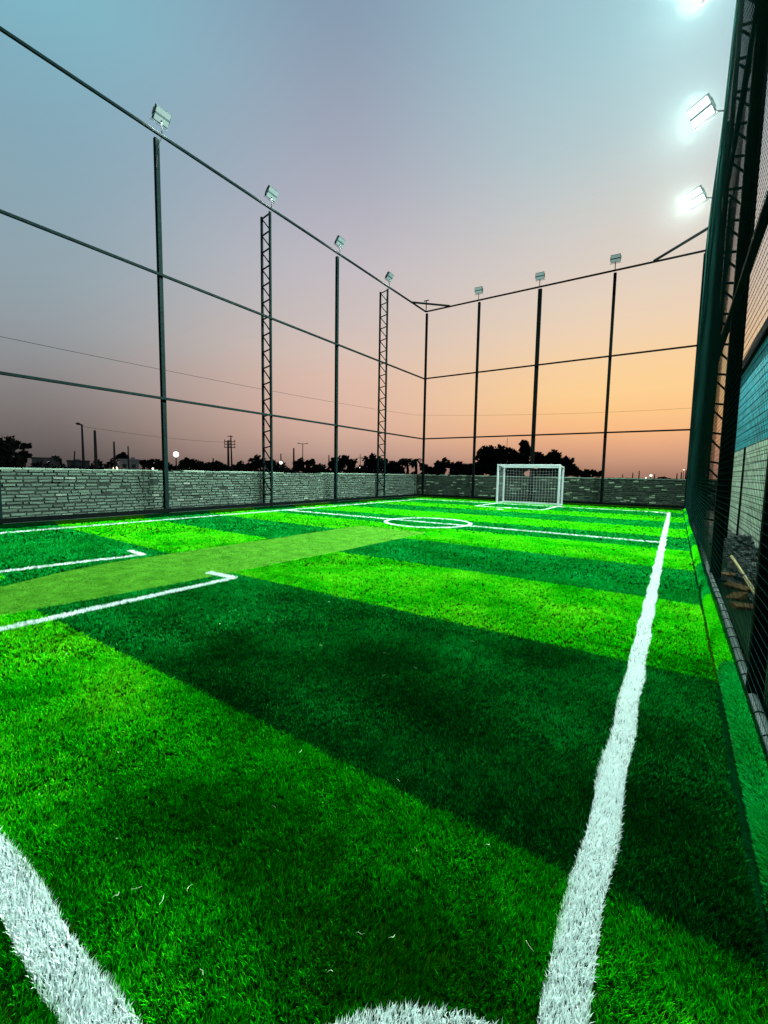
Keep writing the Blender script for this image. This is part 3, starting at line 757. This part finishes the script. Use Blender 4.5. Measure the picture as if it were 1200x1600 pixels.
# ------------------------------------------------------------------ beyond the walls: az (deg from +Y), elevation, distance
def pt(az, el, dist): return Vector((dist*math.sin(R(az)), dist*math.cos(R(az)), EYE + dist*math.tan(R(el))))
def tree(label, az, dist, blobs, trunk_az=None, leaf=0.0040, dens=1.0, tr=0.006, hf=1.0, name='tree', group='trees beyond the walls'):
    """blobs: (daz, el, half width deg, half height deg)"""
    rr = np.random.default_rng(int(abs(az)*100)+int(dist))
    base = pt(trunk_az if trunk_az is not None else az, 0, dist); base.z = -0.03
    root = thing(name, label, 'tree', base, group)
    rt = Vector((math.cos(R(az)), -math.sin(R(az)), 0)); fw = Vector((math.sin(R(az)), math.cos(R(az)), 0))
    b = MB(); tk = MB(); ls = leaf*dist
    tk.tube([base, base+Vector((0.1, 0, dist*0.01*hf)), base+Vector((0, 0.1, dist*0.02*hf))], dist*tr, 8, tr*dist*0.6)
    for (da, el, hw, hh) in blobs:
        c = pt(az+da, el, dist); rx, rz = dist*R(hw), dist*R(hh); ry = rx*0.8
        tk.tube([base+Vector((0, 0, dist*0.016*hf)), (base+Vector((0, 0, dist*0.016*hf)))*0.4 + c*0.6, c], dist*tr*0.5, 6, dist*tr*0.15)
        # clumps inside the blob, leaves inside each clump
        nc = max(6, int(26*dens*min(2.2, (hw*hh)**0.5)))
        for k in range(nc):
            q = rr.normal(size=3); q /= np.linalg.norm(q); rad = rr.uniform(0.25, 0.92)
            cc = c + rt*(q[0]*rx*rad) + fw*(q[1]*ry*rad) + Vector((0, 0, q[2]*rz*rad))
            cr = min(rx, rz)*rr.uniform(0.28, 0.5)
            for j in range(34):
                o = rr.normal(size=3); o = o/np.linalg.norm(o)*cr*rr.uniform(0.2, 1.1)
                p = cc + Vector(o); nn = Vector(rr.normal(size=3)).normalized(); a = nn.orthogonal().normalized(); d_ = nn.cross(a)
                s_ = ls*rr.uniform(0.6, 1.3)
                if p.z < 0.1: continue
                b.quad(p - a*s_, p + d_*s_*0.55, p + a*s_, p - d_*s_*0.55)
    tk.build('trunk', M['bark'], root, smooth=True)
    b.build('crown', M['leaf'], root)
    return root
tree('big dark spreading tree at the far left edge above the brick wall', -74.9, 62, [(-0.6, 1.7, 1.5, 1.5), (0.6, 2.0, 1.1, 0.6), (1.2, 1.3, 0.8, 0.35), (0.3, 0.6, 2.1, 0.7), (1.7, 2.2, 0.4, 0.2)])
tree('small dark tree growing behind the flat pale house on the left', -65.0, 95, [(0, 1.35, 0.75, 0.45)])
tree('low dark bushy tree between the pale house and the bright street lamp', -61.6, 85, [(-0.9, 0.7, 1.0, 0.5), (0.5, 0.75, 0.9, 0.5), (1.0, 0.3, 1.4, 0.4)])
tree('round dark tree just right of the bright street lamp', -58.4, 75, [(0, 0.75, 1.1, 0.75), (1.6, 0.5, 1.1, 0.55)])
tree('low rounded dark tree left of the double power pole', -55.6, 80, [(-1.0, 0.5, 1.1, 0.6), (0.6, 0.6, 1.3, 0.55)])
tree('dark hedge like tree at the foot of the double power pole', -52.6, 85, [(-1.3, 0.3, 1.2, 0.5), (0.2, 0.45, 1.1, 0.5)])
tree('rounded dark tree behind the nearest lattice post', -49.6, 70, [(-0.5, 1.0, 1.3, 0.9), (1.0, 0.75, 1.1, 0.7), (-1.7, 0.5, 0.9, 0.5)])
tree('flat topped dark acacia tree under the twin arm street lamp', -43.9, 70, [(-1.2, 1.0, 0.9, 0.65), (0.2, 1.15, 1.2, 0.5), (1.4, 0.6, 1.0, 0.5), (2.2, 0.2, 0.9, 0.3), (0, 0.3, 2.2, 0.4)])
tree('upright dark tree behind the second plain post of the left fence', -40.0, 75, [(-0.4, 1.2, 0.9, 1.0), (0.9, 1.5, 0.6, 0.8), (0.2, 0.4, 1.4, 0.6)])
tree('small dark round tree between the second plain post and the far lattice post', -38.2, 75, [(0, 1.1, 0.85, 0.7), (0.4, 0.3, 1.2, 0.5)])
tree('tall dark tree just left of the far lattice post', -35.4, 72, [(-0.3, 1.5, 1.0, 1.0), (0.8, 1.1, 0.9, 0.9), (-0.4, 0.4, 1.5, 0.6)])
tree('broad dark tree just right of the far lattice post', -32.9, 72, [(-0.7, 1.1, 1.0, 0.75), (0.7, 1.0, 1.0, 0.7), (0, 0.3, 1.9, 0.6)])
tree('small dark tree in the left corner behind the corner post', -28.6, 75, [(-0.2, 0.9, 0.55, 0.6), (0.7, 0.5, 0.7, 0.5)])
tree('dense dark round tree right of the corner post', -26.4, 75, [(0, 1.2, 1.0, 0.9), (-0.4, 0.4, 1.2, 0.5)])
tree('low wide dark tree left of the big tree behind the goal', -23.6, 80, [(-1.0, 1.1, 1.2, 0.55), (0.8, 0.95, 1.2, 0.55), (0, 0.3, 2.2, 0.5)])
tree('big dark broad tree rising behind the left of the goal', -19.6, 65, [(-0.9, 2.6, 1.6, 1.2), (0.9, 2.7, 1.3, 1.15), (2.1, 2.1, 0.9, 1.0), (0, 1.1, 2.9, 1.1), (-1.9, 1.0, 1.0, 0.9)], dens=1.4)
tree('tall narrow dark tree sticking up behind the goal', -16.3, 66, [(0, 3.9, 0.6, 0.65), (0.2, 3.1, 0.75, 0.8), (-0.1, 1.7, 1.3, 1.4), (-0.8, 0.7, 1.6, 0.9)], dens=1.3)
tree('wide dark tree sloping down behind the right of the goal', -12.7, 66, [(-1.6, 2.0, 1.2, 1.1), (0.0, 1.9, 1.2, 1.1), (1.3, 1.4, 1.0, 0.9), (2.1, 0.7, 0.9, 0.7), (0, 0.6, 2.6, 0.8)], dens=1.4)
tree('low flat dark bush right of the big trees behind the goal', -8.7, 70, [(-1.0, 0.55, 0.8, 0.35), (0.1, 0.5, 0.9, 0.35), (1.0, 0.35, 0.7, 0.3)])
tree('tiny dark bush on the far horizon right of the goal', -1.2, 150, [(-0.2, -0.05, 0.4, 0.16), (0.3, -0.12, 0.4, 0.13)], dens=0.8, tr=0.0015, hf=0.25)

def palm(label, az, el, dist):
    base = pt(az, 0, dist); base.z = 0; top = pt(az, el-0.35, dist)
    root = thing('palm_tree', label, 'tree', base, 'palms behind the left corner')
    MB().tube([base, base*0.5+top*0.5+Vector((0.25, 0, 0)), top], 0.28, 8, 0.17).build('trunk', M['bark'], root, smooth=True)
    b = MB(); rr = random.Random(int(az*10))
    for k in range(22):
        a = rr.uniform(0, 6.28); up = rr.uniform(-0.3, 1.0); L = rr.uniform(1.2, 1.7); h = Vector((math.cos(a), math.sin(a), 0)); sd = Vector((-h.y, h.x, 0))
        pr = None
        for q in range(7):
            tt = q/6; c = top + h*(L*tt) + Vector((0, 0, up*L*0.8*tt - L*0.9*tt*tt)); wd = 0.20*math.sin(math.pi*min(1, tt*0.9+0.1))+0.02
            if pr: b.quad(pr[0]-sd*pr[1], pr[0]+sd*pr[1]-Vector((0,0,0.05)), c+sd*wd-Vector((0,0,0.05)), c-sd*wd)
            pr = (c, wd)
    b.build('crown', M['leaf'], root)
palm('left one of two small dark palms before the corner post', -31.0, 2.25, 68)
palm('right one of two small dark palms before the corner post', -29.9, 2.2, 66)

# far dark belt of scrub along the horizon
b = MB(); rr = np.random.default_rng(21)
for k in range(9000):
    az = rr.uniform(-76, 6); dist = rr.uniform(95, 120)
    if az > -9: top = 0.9*(0.6+0.4*math.sin(az*3.1))
    else: top = 2.0 + 0.9*math.sin(az*1.3) + 0.6*math.sin(az*3.7)
    p = pt(az, 0, dist); p.z = rr.uniform(0, 1)**0.8*top
    nn = Vector(rr.normal(size=3)).normalized(); a = nn.orthogonal().normalized(); d_ = nn.cross(a); s_ = rr.uniform(0.3, 0.6)
    b.quad(p-a*s_, p+d_*s_*0.6, p+a*s_, p-d_*s_*0.6)
tag(b.build('far_scrub', M['leaf']), kind='stuff')

def far_pole(label, az, el, dist, r, name='utility_pole', arms=(), lean=0.0, group='poles beyond the walls'):
    base = pt(az, 0, dist); base.z = -0.03; top = pt(az+lean, el, dist)
    root = thing(name, label, 'pole', base, group)
    MB().tube([base, base*0.5+top*0.5, top], r, 8, r*0.6).build('pole', M['pole'], root, smooth=True)
    rt = Vector((math.cos(R(az)), -math.sin(R(az)), 0))
    for (de, half, off) in arms:
        c = pt(az, el-de, dist) + rt*off
        ca = MB().bar(c-rt*half, c+rt*half, 0.12).build('crossarm', M['pole'], root)
        for s_ in (-0.9, 0, 0.9):
            q = c+rt*(half*s_); MB().tube([q, q+Vector((0, 0, 0.3))], 0.06, 6).build('insulator', M['pole'], ca)
    return root, top, rt
def street_lamp(label, az, el, dist, r, heads, lit=None, size=0.3, head_el=None):
    base = pt(az, 0, dist); base.z = -0.03; top = pt(az, el, dist)
    root = thing('street_lamp', label, 'street lamp', base, 'street lamps beyond the walls')
    MB().tube([base, top], r, 8, r*0.6).build('pole', M['pole'], root, smooth=True)
    rt = Vector((math.cos(R(az)), -math.sin(R(az)), 0)); fw = Vector((math.sin(R(az)), math.cos(R(az)), 0))
    for off in heads:
        c = (top if head_el is None else pt(az, head_el, dist)) + rt*off
        if abs(off) > 0.01: MB().tube([c-rt*off-Vector((0, 0, 0.1)), c], r*0.6, 6).build('arm', M['pole'], root)
        MB().ball(tuple(c - fw*(r+size*0.7)), size*1.2, size*0.8, size if lit else size*0.5, 20, 14).build('lamp_head', lit or M['pole'], root, smooth=True)
street_lamp('tall thin unlit street lamp standing above the left brick wall', -68.55, 4.72, 60, 0.16, [-0.35], None, 0.26)
far_pole('thick tapered concrete pole right of the tall unlit street lamp', -67.42, 4.15, 58, 0.21)
far_pole('dark bare pole at the left corner of the pale house', -65.68, 3.03, 62, 0.16)
far_pole('short thin pole rising above the pale house', -64.34, 2.6, 75, 0.14)
far_pole('thin leaning stick like pole between the two flat buildings', -69.5, 1.85, 80, 0.14, lean=0.22)
street_lamp('bright white glowing street lamp right of the nearest plain post', -59.46, 1.84, 70, 0.12, [0], M['farlamp'], 0.40)
r_, tp, rt = far_pole('double power pole with three crossarms above the left wall', -53.62, 3.75, 75, 0.22, arms=((0.15, 0.85, 0.25), (0.50, 0.85, 0.25), (0.86, 0.85, 0.25)))
q = MB().tube([pt(-53.2, -0.8, 75), pt(-53.3, 4.35, 75)], 0.15, 8, 0.09); q.bar(pt(-53.3, 4.25, 75)-rt*0.55, pt(-53.3, 4.25, 75)+rt*0.35, 0.1)
q.build('second_pole', M['pole'], r_)
far_pole('very short post poking above the bushes right of the bright lamp', -55.37, 1.51, 90, 0.2)
far_pole('very short thin post left of the rounded tree', -51.9, 1.25, 95, 0.16)
street_lamp('short street lamp with glowing head and crossbar right of the nearest lattice post', -47.28, 2.3, 78, 0.15, [0], M['farlamp'], 0.26, head_el=1.16)
far_pole('plain dark pole behind the flat topped acacia', -45.67, 3.07, 78, 0.2)
street_lamp('thin pale twin arm street lamp above the acacia', -44.54, 3.67, 110, 0.13, [-1.05, 1.05], None, 0.22)
far_pole('slim dark pole left of the second plain post', -41.18, 2.28, 80, 0.15)
far_pole('hair thin mast left of the tall tree by the far lattice post', -37.1, 2.5, 130, 0.12, arms=((0.5, 0.6, 0),))
street_lamp('small glowing lamp low among the trees before the far lattice post', -37.08, 0.62, 82, 0.1, [0], M['farlamp'], 0.24)
far_pole('thin mast far beyond the big trees behind the goal', -18.3, 4.75, 190, 0.14)
for az, el, lb in ((-5.18, 0.36, 'tiny far pole on the horizon, first right of the last plain back post'), (-4.17, 0.58, 'tiny far pole on the horizon, second right of the last plain back post'), (-3.55, 0.80, 'tiny far pole on the horizon just left of the white far lamp'),
                   (-2.05, 0.45, 'tiny far pole on the horizon just right of the white far lamp'), (0.03, 0.56, 'tiny far pole on the horizon, third from the right net'), (0.42, 0.70, 'tiny far pole on the horizon, second from the right net'), (0.81, 0.92, 'tiny far pole on the horizon closest to the right net')):
    far_pole(lb, az, el, 170, 0.22)
street_lamp('small white glowing lamp on the horizon right of the goal', -2.4, 0.28, 140, 0.15, [0], M['farlamp'], 0.27)
street_lamp('tiny glowing lamp just above the back wall, below the white far lamp', -2.87, 0.02, 120, 0.1, [0], M['farlamp'], 0.13)
street_lamp('tiny glowing lamp among the far poles next to the right net', 0.6, 0.95, 170, 0.1, [0], M['warmlamp'], 0.16)

def building(label, az0, az1, el, dist, mat, depth=8, tower=None, windows=(), lamp=None):
    a = (az0+az1)/2; rt = Vector((math.cos(R(a)), -math.sin(R(a)), 0)); fw = Vector((math.sin(R(a)), math.cos(R(a)), 0))
    c = pt(a, 0, dist); c.z = -0.03; hw = dist*math.tan(R((az1-az0)/2)); H = EYE + dist*math.tan(R(el))
    root = thing('flat_roof_building', label, 'building', c, 'flat roofed buildings beyond the left wall')
    def bx(b, x0, x1, y0, y1, z0, z1):
        i = len(b.v)
        for z in (z0, z1):
            for x, y in ((x0,y0),(x1,y0),(x1,y1),(x0,y1)):
                p = c + rt*x + fw*y; b.v.append((p.x, p.y, z))
        b.f += [tuple(i+k for k in q) for q in ((0,3,2,1),(4,5,6,7),(0,1,5,4),(1,2,6,5),(2,3,7,6),(3,0,4,7))]; return b
    bx(MB(), -hw, hw, 0, depth, -0.03, H).build('wall', mat, root)
    p = MB(); bx(p, -hw-0.12, hw+0.12, -0.12, 0.12, H, H+0.22); bx(p, -hw-0.12, hw+0.12, depth-0.12, depth+0.12, H, H+0.22)
    bx(p, -hw-0.12, -hw+0.12, 0.12, depth-0.12, H, H+0.22); bx(p, hw-0.12, hw+0.12, 0.12, depth-0.12, H, H+0.22)
    p.build('parapet', mat, root)
    if tower: bx(MB(), tower[0]*hw, tower[1]*hw, 0.4, 3.0, H, H+tower[2]).build('roof_room', mat, root)
    for (x, z0, z1, ww) in windows:
        f = bx(MB(), x*hw-ww, x*hw+ww, -0.06, 0.0, z0, z1).build('window', M['dark'], root)
        bx(MB(), x*hw-ww-0.12, x*hw+ww+0.12, -0.14, -0.0, z0-0.12, z0-0.01).build('sill', mat, f)
    return c, rt, fw, hw, H
c_, rt, fw, hw, H = building('flat dark building with a roof room beside the far left tree', -72.9, -70.6, 0.95, 100, M['plaster'], tower=(0.4, 1.0, 0.55), windows=((-0.6, 0.9, 1.9, 0.4), (0.1, 0.9, 1.9, 0.4)))
building('flat dark building behind the tall unlit street lamp', -70.0, -68.0, 0.75, 105, M['plaster'], windows=((-0.5, 0.9, 1.9, 0.4), (0.4, 0.9, 1.9, 0.4)), tower=(-0.3, 0.2, 0.4))
building('flat pale house with a small window above the left wall', -65.3, -63.3, 1.0, 80, M['plaster_pale'], windows=((-0.45, 1.4, 2.0, 0.28), (0.45, 1.4, 2.0, 0.28)), tower=(0.2, 0.6, 0.5))
building('low pale building half hidden right of the double power pole', -53.0, -51.6, 0.4, 110, M['plaster'], windows=((0, 0.9, 1.6, 0.4),))
building('long low dark building between the corner trees', -25.4, -21.6, 1.2, 105, M['plaster'], windows=((-0.5, 1.2, 2.2, 0.5), (0.3, 1.2, 2.2, 0.5)))
def wall_lamp(label, p, mat, s_):
    root = thing('wall_lamp', label, 'lamp', p, 'lamps on the far buildings')
    p = Vector(p); MB().bar(p+Vector((0, 0.3, 0)), p, 0.06).build('bracket', M['pole'], root)
    MB().ball(tuple(p-Vector((-0.1, 0.1, 0.1))), s_, s_, s_, 10, 7).build('bulb', mat, root, smooth=True)
wall_lamp('small white lamp on the front of the far left dark building', pt(-71.49, 0.6, 99), M['farlamp'], 0.24)
wall_lamp('warm yellow lamp low by the corner of the pale house', pt(-65.6, 0.12, 79), M['warmlamp'], 0.34)
wall_lamp('small white lamp among the bushes right of the pale house', pt(-63.0+1.1, 0.2, 74), M['farlamp'], 0.13)

# overhead wires
def wire(label, a, b_, sagm, r=0.03):
    a, b_ = Vector(a), Vector(b_); pts = [a.lerp(b_, k/40) - Vector((0, 0, sagm*4*(k/40)*(1-k/40))) for k in range(41)]
    tag(MB().tube(pts, r, 5).build('power_line', M['wire']), label, 'wire', 'overhead wires')
wire('single thin wire crossing the left sky above the lowest fence rail', pt(-84, 12.8, 52), pt(-30, 7.6, 105), 0.6, 0.022)
wire('faint low wire running between the poles above the left wall', pt(-68.5, 4.5, 60), pt(-53.6, 3.5, 75), 0.3, 0.016)
wire('faint wire across the orange sky behind the goal', pt(-30, 7.6, 105), pt(8, 7.5, 120), 0.9, 0.022)
